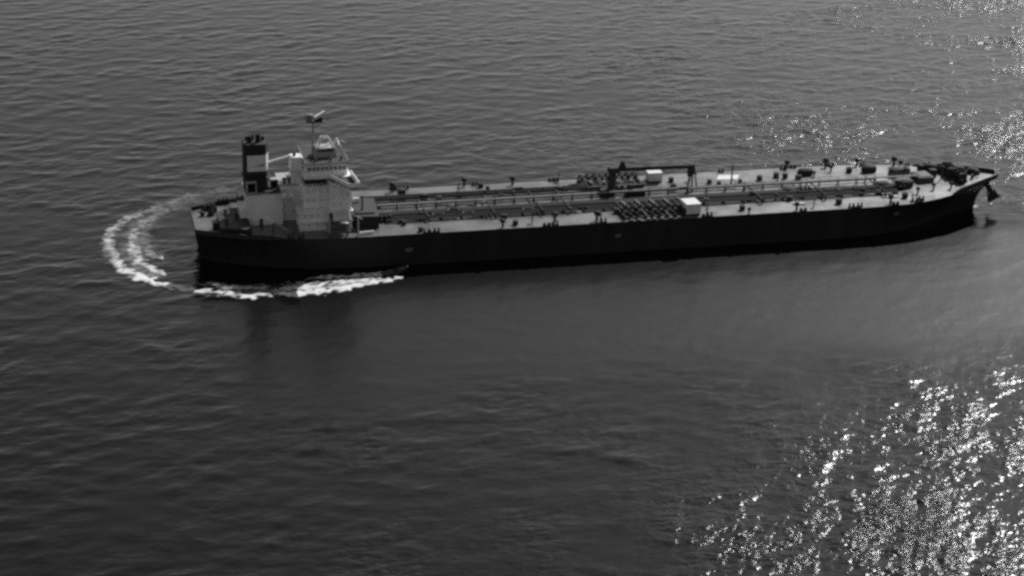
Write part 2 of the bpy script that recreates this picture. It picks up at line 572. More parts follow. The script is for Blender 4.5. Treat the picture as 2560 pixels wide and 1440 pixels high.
for i, (x, y, r, z1) in enumerate(((-107.4, -1.2, .75, 35.6), (-104.9, -1.0, .8, 36.0), (-106.3, 1.4, .55, 35.2), (-103.3, 1.0, .5, 34.7), (-108.0, 1.6, .45, 34.6))):
    p = MB().tube((x, y, 33.4), (x, y, z1 - .6), r, r, 10)
    p.tube((x, y, z1 - .6), (x - .25 * r, y, z1), r * 1.05, r * .9, 10)
    p.build('exhaust_pipe', 'funnel', fun, smooth=True)
MB().box(FX0 - .5, FX1 + .5, -FY - .5, FY + .5, 23.4, 23.5).build('funnel_walkway', 'funnel', fun)

# house between casing and tower, mast trunk, stairs
lk = MB().box(-98.85, -92.6, -3, 9, D, 20.2).build('engine_room_hatch_house', 'house', ship)
MB().box(-99.0, -92.4, -3.3, 9.2, 20.2, 20.4).build('roof', 'light', lk)
for (x, y) in ((-97.4, -1.2), (-95.9, -.6)):
    MB().tube((x, y, 20.4), (x, y, 21.6), .45, .45, 10).dome((x, y, 21.6), .8, .8, .6, 10, 3).build('mushroom_vent', 'mid', lk, smooth=True)
tr = MB().box(-95.5, -92.0, -2.2, 2.2, 20.41, 28.5, .2).build('mast_trunk', 'house', ship)
MB().tube((-94.2, 0, 28.5), (-94.2, 0, 33.4), .28, .12, 8).build('pole', 'light', tr)
MB().dome((-94.2, -.3, 28.9), .5, .5, .6, 8, 4, full=True).build('lamp', 'dark', tr)
MB().box(-95.8, -91.8, -2.5, 2.5, 24.2, 24.32).build('platform', 'light', tr)
MB().bar((-101.9, -1.2, 27.1), (-95.4, -.6, 28.6), .5, .7).build('gantry_beam', 'house', ship)
st = MB().bar((-97.6, -8.6, 19.2), (-94.2, -8.6, 11.6), 1.1, .9).build('inclined_stair', 'light', ship)
for s_ in (-9.1, -8.1):
    MB().bar((-97.4, s_, 20.2), (-94.0, s_, 12.6), .08, .08).build('handrail', 'light', st)
MB().box(-98.8, -95.6, -9.2, -5.9, 18.7, 18.9).build('stair_landing', 'house', st)
ld = MB().bar((-104.7, -13.0, 14.2), (-102.1, -13.2, 12.4), .55, .5).build('derrick_boom', 'white', ship)
MB().bar((-102.1, -13.2, 12.4), (-98.2, -13.5, 9.6), .4, .4).build('boom_heel', 'light', ld)
MB().tube((-102.4, -13.2, D), (-102.4, -13.2, 12.2), .3, .25, 8).build('boom_crutch', 'mid', ld)

# ---------------------------------------------------------------- accommodation tower
tow = empty('accommodation_tower', (0, 0, 0))
tow.parent = ship
low = MB().box(-94.3, -79.2, -13.2, 13.2, D, 15.0).build('lower_house', 'house', tow)
MB().box(-85.3, -79.2, -13.0, 13.0, 15.02, 23.6).build('forward_house', 'house', tow)
upr = MB().box(-92.5, -85.32, -9.0, 9.0, 15.02, 21.3).build('after_house', 'house', tow)
MB().box(-91.6, -85.32, -6.0, 6.0, 21.3, 24.2).build('recessed_cabin', 'dark', tow)  # wall coloured dark to stand in for shade under the bridge deck
for (x0, x1, yb, z) in ((-94.9, -79.0, 14.1, 12.0), (-94.9, -78.9, 14.1, 15.01)):
    MB().box(x0, x1, -yb, yb, z - .14, z + .1).build('deck_ledge', 'house', tow)
for z, yb in ((18.0, 10.0), (20.7, 10.0)):
    MB().box(-93.3, -85.35, -yb, yb, z - .12, z + .1).build('deck_ledge', 'house', tow)
brd = MB().box(-92.4, -78.8, -10.5, 10.5, 24.2, 24.55).build('bridge_deck', 'house', tow)
wh = MB().box(-91.5, -79.7, -8.5, 8.5, 24.55, 28.0).build('wheelhouse', 'house', tow)
MB().box(-91.9, -79.3, -8.9, 8.9, 28.0, 28.25).build('wheelhouse_roof', 'pipe2', tow)
for k in range(9):
    x0 = -91.1 + k * 1.25
    MB().box(x0, x0 + 1.0, -8.56, -8.45, 26.1, 27.3).build('bridge_window', 'emblem', wh)
for k in range(12):
    y0 = -8.2 + k * 1.4
    MB().box(-79.76, -79.64, y0, y0 + 1.1, 26.1, 27.3).build('bridge_window', 'emblem', wh)
# bridge wings, each a tapering deck with bulwarks
for sd in (-1, 1):
    wpoly = [(-79.0, sd * 10.4), (-78.3, sd * 21.3), (-80.9, sd * 21.3), (-85.6, sd * 10.4)]
    if sd > 0:
        wpoly = wpoly[::-1]
    wg = MB().prism(wpoly, 24.15, 24.45).build('bridge_wing', 'pipe2', tow)
    MB().bar((-78.9, sd * 9.4, 25.2), (-78.2, sd * 21.4, 25.2), .3, 1.9).build('wing_front_bulwark', 'white', wg)
    MB().bar((-85.4, sd * 10.6, 25.1), (-80.9, sd * 21.2, 25.1), .12, 1.2).build('wing_after_bulwark', 'house', wg)
    MB().box(-80.9, -78.4, sd * 21.2 - .06, sd * 21.2 + .06, 24.5, 25.7).build('wing_end_bulwark', 'house', wg)
    MB().bar((-80.0, sd * 20.3, 24.1), (-80.5, sd * 13.1, 21.0), .3, .3).build('wing_strut', 'house', wg)
# windows of the decks below
for z, xs_, y, nm in ((13.3, np.arange(-93, -80.5, 1.9), -13.2, low), (10.5, np.arange(-92, -81, 2.4), -13.2, low), (16.6, np.arange(-91.6, -86, 1.8), -9.0, upr), (19.4, np.arange(-91.6, -86, 1.8), -9.0, upr)):
    for x in xs_:
        MB().box(x, x + .75, y - .04, y + .06, z, z + .8).build('cabin_window', 'pane', nm)
fh = [o for o in tow.children if o.name == 'forward_house'][0]
for z in (16.6, 19.4, 21.9):
    for k in range(3):
        x = -84.5 + k * 1.9
        MB().box(x, x + .7, -13.04, -12.94, z, z + .75).build('cabin_window', 'pane', fh)
    for k in range(9):
        y = -11.6 + k * 2.75
        MB().box(-79.26, -79.16, y, y + .8, z, z + .8).build('cabin_window', 'glass', fh)
MB().box(-85.7, -84.8, -13.27, -13.1, 11.2, 14.3).build('side_doorway', 'void', tow)
# top of the wheelhouse
hb = MB().prism([(-88.4, -2.6), (-81.9, -2.6), (-81.9, 2.6), (-88.4, 2.6)], 28.25, 31.0, .86).build('radar_house', 'light', tow)
MB().box(-87.2, -82.9, -2.9, -2.2, 30.1, 30.9).build('radar_house_window', 'pipe2', hb)
for y in (-1.8, 1.8):
    MB().path([(-87.2, y, 31.0), (-85.9, y * .6, 33.7), (-84.0, y * .6, 33.7), (-82.6, y, 31.0)], .24, 8).build('a_frame', 'white', hb)
mst = MB().tube((-88.5, 0, 28.2), (-88.2, 0, 38.6), .5, .3, 10).build('signal_mast', 'light', tow, smooth=True)
MB().box(-90.2, -84.6, -1.1, 1.1, 38.5, 38.75).tube((-88.2, 0, 36.6), (-85.2, 0, 38.5), .14, .14, 6).build('mast_platform', 'mid', mst)
MB().box(-90.2, -88.4, -.9, .9, 38.75, 41.0, .2).build('scanner_gearbox', 'emblem', mst)
MB().box(-87.9, -85.4, -.5, .5, 38.75, 39.9, .2).tube((-86.6, 0, 39.9), (-86.6, 0, 40.3), .2, .2, 8).build('scanner_motor', 'dark', mst)
MB().bar((-87.9, -1.2, 40.1), (-84.6, 1.6, 41.0), .6, .9).build('radar_scanner', 'white', mst)
MB().dome((-86.2, -.9, 37.9), .4, .4, .5, 8, 4, full=True).build('mast_lamp', 'white', mst)
MB().tube((-89.2, .5, 41.0), (-89.2, .5, 43.0), .1, .05, 6).build('whip_antenna', 'light', mst)
an = MB().tube((-81.4, 1.0, 28.25), (-81.4, 1.0, 32.4), .1, .08, 6).build('antenna_post', 'light', tow)
MB().dome((-81.4, 1.0, 32.6), .45, .45, .45, 8, 4, full=True).build('antenna_dome', 'white', an, smooth=True)
MB().bar((-80.3, .5, 32.3), (-79.0, .2, 31.6), .2, .25).tube((-79.7, .3, 28.25), (-79.7, .3, 31.9), .08, .08, 6).build('antenna_yard', 'light', tow)
for (x, y) in ((-84.2, -6.5), (-81.0, -5.5), (-88.6, -6.8)):
    MB().tube((x, y, 28.25), (x, y, 29.0), .3, .3, 8).dome((x, y, 29.0), .55, .55, .4, 8, 3).build('roof_vent', 'dark', tow)
# rails round the wheelhouse roof
rl = MB()
for z in (28.75, 29.25):
    rl.path([(-91.8, -8.8, z), (-79.4, -8.8, z), (-79.4, 8.8, z), (-91.8, 8.8, z), (-91.8, -8.8, z)], .04, 5)
for x in np.arange(-91.8, -79, 2.05):
    rl.tube((x, -8.8, 28.25), (x, -8.8, 29.25), .04, .04, 5).tube((x, 8.8, 28.25), (x, 8.8, 29.25), .04, .04, 5)
rl.build('roof_rail', 'light', tow)

# davits on the near side and their lifeboat
for x in (-86.6, -80.6):
    dv = MB().path([(x, -14.2, D), (x, -18.6, D + 1.0), (x, -19.6, D + 4.6), (x, -17.2, D + 6.4)], .28, 8).build('boat_davit', 'light', ship)
lb = empty('lifeboat', (-83.6, -17.1, 11.6))
tag(lb, 'dark covered lifeboat hanging in davits beside the accommodation tower', 'lifeboat')
v, f = [], []
LBX = np.linspace(-3.3, 3.3, 13)
for x in LBX:
    w = 1.35 * math.sqrt(max(0.02, 1 - (abs(x) / 3.35) ** 2.6))
    k = .35 * (abs(x) / 3.3) ** 2
    for (yy, zz) in ((0, -1.1 + k), (.6, -.85 + k), (1.0, -.2), (.98, .35), (.75, 1.0 - k * 1.2), (.3, 1.3 - k * 1.5), (-.3, 1.3 - k * 1.5), (-.75, 1.0 - k * 1.2), (-.98, .35), (-1.0, -.2), (-.6, -.85 + k)):
        v.append((x, yy * w, zz))
for i in range(12):
    for j in range(11):
        f.append((i * 11 + j, (i + 1) * 11 + j, (i + 1) * 11 + (j + 1) % 11, i * 11 + (j + 1) % 11))
f += [tuple(range(10, -1, -1)), tuple(range(132, 143))]
lbh = MB().add(v, f).build('hull', 'orange', lb, smooth=True)
MB().box(-2.4, -1.3, -.55, .55, 1.15, 1.75, .12).build('canopy', 'orange', lb)
for x in (-2.9, 2.9):
    MB().tube((x, 0, .8), (x, -.1, 4.0), .05, .05, 5).build('fall_wire', 'dark', lb)
for k in range(4):
    MB().box(-1.1 + k * .8, -.7 + k * .8, -1.36, -1.2, .25, .5).build('side_window', 'glass', lb)

# dark pump room house ahead of the tower
pr = MB().prism([(-78.4, -13.6), (-71.4, -14.6), (-70.2, 2.5), (-78.4, 2.5)], D, 12.9).build('pump_room_house', 'funnel', ship)
MB().box(-77.6, -72.2, -12, 1.5, 12.9, 13.3).build('pump_room_roof', 'funnel', pr)
MB().box(-77.0, -75.2, -2.4, -.6, 13.3, 14.5, .1).build('pale_vent_box', 'light', pr)
MB().tube((-75.4, -9, 12.9), (-75.4, -9, 17.0), .3, .25, 8).dome((-75.4, -9, 17.0), .6, .6, .5, 8, 3).build('vent_post', 'dark', pr)
MB().tube((-78.2, -20.0, D), (-78.2, -20.0, 15.0), .28, .22, 8).bar((-78.2, -20.0, 14.8), (-77.0, -20.2, 14.2), .2, .2).build('side_light_post', 'light', ship)
MB().bar((-77.6, -19.2, D + .6), (-73.4, -18.7, D + .6), .5, .5).build('stowed_gangway', 'white', ship)

# ---------------------------------------------------------------- deck pipes and catwalk
def wob(a, s=0.0):
    return a
PIPES = [(-10.4, .30, .9, 'mid', -70, 88), (-9.1, .42, 1.0, 'pipe2', -70, 88), (-7.9, .30, .8, 'mid', -68, 80), (-6.7, .48, 1.05, 'pipe2', -72, 92), (-5.3, .48, 1.05, 'mid', -72, 92),
         (-4.0, .36, .95, 'pipe2', -72, 90), (-2.8, .26, .8, 'mid', -66, 74), (2.9, .30, .9, 'mid', -70, 86), (4.2, .36, .95, 'pipe2', -70, 60), (8.6, .45, 1.1, 'pipe2', -76, 6), (9.7, .55, 1.25, 'dark', -76, 4), (10.9, .40, 1.1, 'pipe2', -76, 4)]
for (y, r, hz, mt, x0, x1) in PIPES:
    pts = []
    x = x0
    z = F + hz
    loops = sorted(random.sample(range(int(x0) + 12, int(x1) - 12, 9), min(3, max(1, int((x1 - x0) // 40)))))
    pts.append((x0, y, z - .7))
    pts.append((x0, y, z))
    for q in loops:
        if abs(q - 10) < 16:
            continue
        s_ = 1.0 if random.random() < .5 else -1.0
        pts += [(q, y, z), (q, y + s_ * .7, z + .25), (q + 3, y + s_ * .7, z + .25), (q + 3, y, z)]
    pts += [(x1, y, z), (x1, y, z - .7)]
    MB().path(pts, r, 7).build('cargo_pipe', mt, ship, smooth=True)
# transverse pipe supports: low portal frames
sup = MB().box(-.18, .18, -11.4, -2.0, .25, .55).box(-.14, .14, -11.2, -10.9, -.1, .3).box(-.14, .14, -6.2, -5.9, -.1, .3).box(-.14, .14, -2.6, -2.3, -.1, .3)
supo = sup.build('pipe_support', 'dark', ship)
supo.location = (-64, 0, F)
xs_s = [x for x in np.arange(-58, 88, 6.2) if not (-1 < x < 22)]
for x in xs_s:
    place_copy(supo, ship, (x, 0, F + .02))
# raised catwalk: plank sections and trestles
cw0 = MB().box(-2.95, 2.95, -.75, .75, -.08, .08).build('catwalk_section', 'cat', ship)
cw0.location = (-69.5, .6, F + 2.0)
MB().box(-2.95, 2.95, -.75, -.69, .95, 1.03).box(-2.95, 2.95, .69, .75, .95, 1.03).box(-.05, .05, -.75, -.69, .08, .95).box(-.05, .05, .69, .75, .08, .95).build('handrail', 'mid', cw0)
MB().box(-.12, .12, -.7, -.5, -2.0, -.09).box(-.12, .12, .5, .7, -2.0, -.09).box(-.1, .1, -.5, .5, -.35, -.1).build('trestle', 'dark', cw0)
for k in range(1, 30):
    x = -69.5 + 6.0 * k
    if x > 101:
        break
    place_copy(cw0, ship, (x, .6, F + 2.0))
# cross-over pipes
for x in (-56, -36, -21.5, -13, 46, 66, 85):
    y0, y1 = random.choice(((-12.5, 3.5), (-11.6, 7), (-11.5, 5.5)))
    MB().path([(x, y0, F + .1), (x, y0, F + 1.5), (x, y1, F + 1.5), (x, y1, F + .1)], .24, 7).build('crossover_pipe', random.choice(('pipe2', 'dark')), ship, smooth=True)

# ---------------------------------------------------------------- small deck fittings (one of each, then copies)
def proto(name, mb, mat, subs=()):
    o = mb.build(name, mat, ship, smooth=True)
    for (nm, m2, mt) in subs:
        m2.build(nm, mt, o, smooth=True)
    o.hide_render = False
    return o
hatch = proto('tank_hatch', MB().tube((0, 0, 0), (0, 0, .9), .75, .75, 12), 'dark',
              (('lid', MB().tube((0, 0, .9), (0, 0, 1.08), .88, .8, 12).ring((0, 0, 1.25), (0, 0, 1), .3, .05, 8, 4), 'dark'),))
vent = proto('pressure_vent', MB().tube((0, 0, 0), (0, 0, 1.5), .32, .28, 8), 'dark',
             (('vent_head', MB().tube((0, 0, 1.3), (0, 0, 1.9), .72, .72, 10).dome((0, 0, 1.9), .72, .72, .35, 10, 3), 'dark'),))
boll = proto('bollard', MB().box(-.95, .95, -.4, .4, 0, .18).tube((-.55, 0, .18), (-.55, 0, 1.05), .27, .27, 10).tube((.55, 0, .18), (.55, 0, 1.05), .27, .27, 10).tube((-.55, 0, 1.05), (-.55, 0, 1.15), .34, .34, 10).tube((.55, 0, 1.05), (.55, 0, 1.15), .34, .34, 10), 'dark')
fair = proto('fairlead', MB().box(-1.1, 1.1, -.4, .4, 0, .25).tube((-.6, 0, .25), (-.6, 0, .95), .36, .28, 10).tube((.6, 0, .25), (.6, 0, .95), .36, .28, 10).box(-1.05, -.95, -.3, .3, .25, .8).box(.95, 1.05, -.3, .3, .25, .8), 'dark')
winch = proto('mooring_winch', MB().box(-2.1, 2.1, -1.1, 1.1, 0, .35).box(-2.2, -1.7, -.9, .9, .35, 1.8, .1).box(1.5, 2.2, -1.0, 1.0, .35, 2.0, .15), 'dark',
              (('rope_drum', MB().tube((-1.5, 0, 1.25), (1.3, 0, 1.25), .6, .6, 12), 'pipe2'),
               ('drum_flange', MB().tube((-1.62, 0, 1.25), (-1.5, 0, 1.25), 1.05, 1.05, 14).tube((-.1, 0, 1.25), (.02, 0, 1.25), 1.05, 1.05, 14).tube((1.3, 0, 1.25), (1.42, 0, 1.25), 1.05, 1.05, 14), 'dark'),
               ('warping_head', MB().tube((2.2, 0, 1.25), (2.9, 0, 1.25), .35, .5, 10), 'dark')))
monitor = proto('foam_monitor', MB().tube((0, 0, 0), (0, 0, 2.6), .22, .2, 8).box(-.7, .7, -.7, .7, 1.55, 1.65), 'mid',
                (('nozzle', MB().tube((-.3, 0, 2.7), (1.3, 0, 3.2), .2, .13, 8), 'dark'), ('hand_wheel', MB().ring((0, -.45, 2.3), (0, 1, 0), .35, .05, 10, 4), 'dark')))
locker = proto('deck_locker', MB().box(-.75, .75, -.7, .7, .15, 1.7, .08).box(-.6, -.4, -.6, .6, 0, .15).box(.4, .6, -.6, .6, 0, .15), 'dark', (('locker_door', MB().box(-.55, .55, -.75, -.68, .35, 1.5), 'pipe2'),))
housing = proto('winch_housing', MB().box(-2.2, 2.2, -1.3, 1.3, 0.1, 2.1, .45), 'dark', (('base_frame', MB().box(-2.0, 2.0, -1.15, 1.15, 0, .2), 'dark'), ('warping_head', MB().tube((-2.7, 0, 1.0), (-2.1, 0, 1.0), .5, .35, 10), 'dark')))
used = set()
def put(src, x, y, rz=0.0, s=1.0, z=None):
    z = zdeck(x) + .06 - .0 if z is None else z
    sc = (s, s, s) if s != 1.0 else None
    if src.name not in used:
        used.add(src.name)
        src.location = (x, y, z)
        src.rotation_euler = (0, 0, rz)
        if sc:
            src.scale = sc
        return src
    return place_copy(src, ship, (x, y, z), rz, sc)

for (x, y, s) in ((-64, -10.9, 1.0), (-59.5, -19.0, 1.0), (-33.1, -12.2, 1.2), (-30.9, -18.2, 1.1), (39.2, -16.6, 1.15), (69.7, -16.1, 1.3), (91.4, -14.1, 1.25), (84.5, -9.3, 1.2), (55.8, -10.6, 1.2), (1.2, -12.8, 1.2),
                  (52.2, 10.5, 1.2), (58.2, 12.6, 1.2), (64.2, 8.8, 1.3), (82.2, 13.6, 1.3), (23.6, 6.6, 1.3), (24.7, 13.8, 1.1), (-34.5, 18.4, 1.1), (100.6, 18.2, 1.0), (-30.3, 7.3, 1.0), (45.7, 9.4, .8), (-12.5, 6.4, 1.1), (36, 10.0, 1.0), (38.5, 8.0, .9)):
    put(hatch, x, y, random.random() * 3, s)
for (x, y, s) in ((-62, 18.9, 1.3), (-39.4, 20.4, 1.2), (-24.4, 19.2, 1.2), (64.0, 20.8, 1.2), (76.5, 20.2, 1.0), (86.5, 19.6, 1.1), (98.0, 17.2, 1.0), (-26.7, 6.6, .9), (57.5, 8.5, .7), (55.3, -19.8, 1.1), (85.3, -18.6, 1.2), (40.3, -20.3, .8),
                  (102.3, -9.0, .9), (91.6, -6.0, 1.0), (107.8, -9.4, .9), (112.0, -6.7, .7), (76.7, 15.2, .9), (96.4, -11.4, .9), (44.8, -7.4, 1.1), (52.0, -9.0, .8), (79.6, -9.2, .9), (-35, -19.6, 1.1), (-6.2, -18.6, 1.0), (-18.7, -17.2, 1.3), (30.5, 13.5, 1.1), (70.0, 11.0, .8)):
    put(vent, x, y, random.random() * 3, s)
for (x, y) in ((-58.0, -20.6), (-55.0, -20.5), (-19.2, -20.4), (-4.6, -20.6), (28.0, -20.6), (72.4, -20.3), (75.0, -20.2), (93.0, -18.5), (95.4, -17.7), (-60.0, 20.7), (-57.6, 20.6), (-36, 20.7), (-10.6, 20.6), (42.5, 20.6), (62.6, 20.6), (88.2, 19.0), (101.8, 15.4), (-95, -19.0), (-98.0, -18.6)):
    put(boll, x, y, 0.0 if abs(x) < 80 else (-.3 if y < 0 else .3) * (1 if x > 0 else -1), 1.05)
for (x, y) in ((-56.4, -21.0), (-22, -21.0), (26.6, -21.0), (57.0, -21.0), (73.6, -20.9), (86.4, -20.1), (94.4, -18.8), (-61.5, 21.0), (-11.6, 21.0), (66.0, 21.0), (78.4, 20.9)):
    put(fair, x, y, 0.0, 1.0)
for (x, y, rz, s) in ( (-118.4, 6.0, 1.2, .9), (-119.4, 10.0, .3, .85), (-114.2, 15.2, .2, .8), (-117.5, -7, .3, .9), (-112.6, -12.5, .2, .9),
                      (62.4, -4.8, .1, .9), (-68.6, -8.6, .1, 1.0), (-72.5, -16.0, 0, .0001)):
    if s > .01:
        put(winch, x, y, rz, s)
for (x, y, rz, s) in ((-25.6, -17.3, .4, .9), (-19.0, -18.4, 2.2, 1.0), (-5.2, -19.0, 1.0, .9), (27.6, -18.7, .4, .9), (61.2, -18.0, .2, .7), (92.8, -16.6, 2.0, .7), (-42.0, 15.8, 1.0, .8), (-9.8, 19.6, 1.0, 1.0), (30.0, -8.8, 1, .9)):
    put(monitor, x, y, rz, s)
for (x, y, rz, s) in ((-49.6, 6.4, 0, 1.0), (-42.8, 9.6, 0, 1.1), (-11.8, 8.6, 0, 1.2), (-33, 15.0, 0, .7), (-54, 8.0, 0, 1.3), (72.4, -7.4, .2, .9), (60.6, 11.0, .2, .9), (-60, 13.2, .1, 1.4), (-1.8, 13.0, 0, 1.1), (104.3, 9.5, .4, 1.2), (106.0, 3.0, 0, 1.4), (-63.5, -13.0, 0, .7), (-113.0, 4.6, 0, 1.0), (-121.6, 4.6, 0, .8)):
    put(locker, x, y, rz, s)

for (x, y, rz, s) in ((67.7, 12.9, .05, 1.0), (88.4, 12.6, .1, 1.0), (95.6, 7.6, .35, 1.1), (99.6, 9.2, 1.3, .8), (94.6, -4.6, .25, 1.1), (87.2, -4.0, .1, 1.0), (57.6, -4.2, .1, .9), (115.2, 5.6, -.6, .85), (119.0, 3.0, -.7, .8), (107.5, 9.6, -.4, .95)):
    put(housing, x, y, rz, s)
MB().prism([(39.0, 13.2), (45.4, 12.4), (47.6, 16.6), (41.0, 17.4)], F + .06, F + .1).build('pale_deck_patch', 'white', ship)
# low shallow trays on the near deck
for (x, y) in ((57.6, -14.6), (87.6, -13.2)):
    MB().box(x - 1.8, x + 1.8, y - .7, y + .7, F + .05, F + .35).build('drip_tray', 'light', ship)

# ---------------------------------------------------------------- cargo manifold, near and far side
for sd, x0, x1 in ((-1, 2.6, 20.2), (1, -3.0, 14.0)):
    ys, ye = sd * 7.6, sd * 18.6
    fr = MB()
    for x in (x0 - .8, x1 + .8):
        fr.box(x - .2, x + .2, min(sd * 11.0, sd * 18.8), max(sd * 11.0, sd * 18.8), F + .9, F + 1.2)
        for y in (sd * 11.2, sd * 14.8, sd * 18.4):
            fr.box(x - .2, x + .2, y - .2, y + .2, F, F + .9)
    fr.box(x0 - .8, x1 + .8, min(sd * 18.4, sd * 19.2), max(sd * 18.4, sd * 19.2), F + .05, F + .5)
    fr.box(x0 - .6, x1 + .6, min(sd * 8.5, sd * 18.3), max(sd * 8.5, sd * 18.3), F + .32, F + .4)
    man = fr.build('cargo_manifold', 'dark', ship)
    k = 0
    for x in np.linspace(x0, x1, 9):
        r = (.42, .5, .5, .36, .5, .5, .36, .5, .42)[k]
        pm = MB().path([(x, ys, F + 1.15), (x, ye, F + 1.55)], r, 8).tube((x, ye, F + 1.55), (x, ye + sd * .14, F + 1.55), r * 1.6, r * 1.6, 12)
        pm.tube((x, sd * 15.9, F + 1.5), (x, sd * 16.1, F + 1.5), r * 1.5, r * 1.5, 10).tube((x, sd * 15.0, F + 1.5), (x, sd * 15.2, F + 1.5), r * 1.5, r * 1.5, 10)
        pm.build('manifold_pipe', 'dark', man, smooth=True)
        MB().tube((x, sd * 15.5, F + 1.5), (x, sd * 15.5, F + 2.7), .16, .14, 6).ring((x, sd * 15.5, F + 2.75), (0, .3, 1), .5, .08, 10, 4).build('valve_wheel', 'mid' if k % 2 else 'pipe2', man, smooth=True)
        if k % 2 == 0:
            MB().bar((x + .9, sd * 9.0, F + 2.3), (x + 1.7, sd * 12.2, F + 1.9), .6, .5).build('hose_saddle', 'mid', man)
        k += 1
    MB().box(x0 - .5, x1 + .5, min(sd * 7.4, sd * 8.4), max(sd * 7.4, sd * 8.4), F + .7, F + 1.7).build('header_pipe_casing', 'dark', man)

# pale fenders / chocks along the rail at the manifold
for x in (4.0, 6.3, 9.2, 11.0, 13.4, 16.0, 18.6):
    MB().box(x - .55, x + .55, -20.9, -20.3, F + .05, F + .5, .08).build('rail_chock', 'light', ship)

# ---------------------------------------------------------------- hose crane
cr = empty('hose_crane', (0, 0, 0))
cr.parent = ship
CX, CY = 3.6, 5.6
MB().tube((CX - 1.2, CY - 1, F), (CX - 1.2, CY - 1, F + 1.7), 2.5, 2.3, 16).build('crane_foundation', 'dark', cr, smooth=True)
MB().tube((CX, CY - .6, F + 1.6), (CX + .5, CY - .6, 17.0), 1.25, 1.0, 14).build('crane_post', 'dark', cr, smooth=True)
MB().box(CX - 1.1, CX + 2.4, CY - 1.9, CY + .7, 16.0, 17.6, .25).build('crane_house', 'dark', cr)
MB().prism([(CX + 2.0, CY - 1.3), (CX + 4.6, CY - 1.3), (CX + 4.6, CY + .1), (CX + 2.0, CY + .1)], 16.9, 19.4, .28).build('crane_head', 'dark', cr)
bm = MB().bar((CX + .8, CY - .6, 16.9), (CX + 26.2, CY - .6, 16.6), .9, 1.15).build('boom', 'dark', cr)
MB().bar((CX + 3.3, CY - .6, 19.2), (CX + 12, CY - .6, 17.4), .16, .16).build('luffing_wire', 'dark', cr)
MB().box(CX + 24.2, CX + 26.4, CY - 1.3, CY + .1, 14.6, 16.2, .15).build('hook_block', 'dark', cr)
MB().tube((CX + 6, CY - 2.2, F), (CX + 6, CY - 2.2, F + 3.2), .9, .8, 12).build('hydraulic_tank', 'dark', cr, smooth=True)
MB().box(CX + 3.6, CX + 9.6, CY - 5.2, CY - 2.8, F, F + 2.0, .15).build('hydraulic_power_pack', 'dark', cr)
for (x, y, z) in ((CX + 2.6, CY - 1.0, F + 3.6), (CX + 2.0, CY - 2.0, F + 2.6), (CX + 3.6, CY - 3, F + 2.6)):
    MB().dome((x, y, z), .45, .45, .45, 8, 4, full=True).build('pale_float', 'light', cr, smooth=True)
# boom rest: four splayed legs
br = MB().box(27.6, 30.4, 4.2, 5.8, 14.2, 14.55).build('boom_rest', 'dark', ship)
for (a, c) in (((28.0, 4.5, 14.2), (26.6, 2.0, F)), ((28.8, 4.5, 14.2), (28.2, 2.0, F)), ((29.4, 5.5, 14.2), (29.6, 6.6, F)), ((30.1, 5.5, 14.2), (31.2, 6.6, F))):
    MB().tube(a, c, .22, .26, 8).build('leg', 'mid', br)

# thin deck mast forward of the crane
dm = MB().tube((41.8, 6.0, F), (42.1, 6.0, 15.6), .3, .2, 8).build('deck_mast', 'dark', ship)
MB().bar((41.2, 6, 15.0), (43.0, 6, 15.0), .15, .15).dome((42.1, 6, 15.7), .35, .35, .35, 8, 3).build('mast_lamp', 'dark', dm)
MB().bar((41.9, 6, 12.2), (44.0, 4.6, F), .12, .12).build('stay', 'dark', dm)

# bow gear
wl = MB().box(-2.6, 2.6, -1.4, 1.4, 0, .5).box(-2.6, -2.0, -1.2, 1.2, .5, 2.4, .1).box(1.9, 2.6, -1.2, 1.2, .5, 2.6, .15)
wlo = wl.build('anchor_windlass', 'dark', ship)
MB().tube((-2, 0, 1.6), (1.9, 0, 1.6), .8, .8, 14).build('chain_drum', 'dark', wlo, smooth=True)
MB().tube((-.9, 0, 1.6), (-.7, 0, 1.6), 1.3, 1.3, 16).tube((.7, 0, 1.6), (.9, 0, 1.6), 1.3, 1.3, 16).build('gypsy_wheel', 'dark', wlo)
wlo.location = (111.5, 3.6, zdeck(111) + .1)
wlo.rotation_euler = (0, 0, R(80))
wlo.scale = (1.3, 1.3, 1.25)
place_copy(wlo, ship, (112.2, -2.4, zdeck(111) + .1), R(100), (1.2, 1.2, 1.2))
for (x, y) in ((116.5, 2.2), (117.2, -2.0), (120.0, 1.2), (115.0, 5.8)):
    put(boll, x, y, random.random() * 3, 1.1)
for (x, y, rz) in ((106.8, 10.8, .6), (109.6, 7.6, 1.0)):
    put(winch, x, y, rz, 1.0)
fm = MB().tube((108.2, 0.4, zdeck(108)), (108.2, 0.4, 14.0), .35, .2, 8).build('fore_mast', 'mid', ship)
MB().bar((107.4, .4, 13.6), (109.0, .4, 13.6), .15, .15).build('mast_yard', 'mid', fm)
sto = MB().box(99.5, 104.5, -2.4, 4.6, zdeck(102), zdeck(102) + 1.7, .1).build('bosun_store', 'mid', ship)
MB().box(100.2, 103.8, -1.6, 3.8, zdeck(102) + 1.7, zdeck(102) + 1.9).build('store_roof', 'mid', sto)

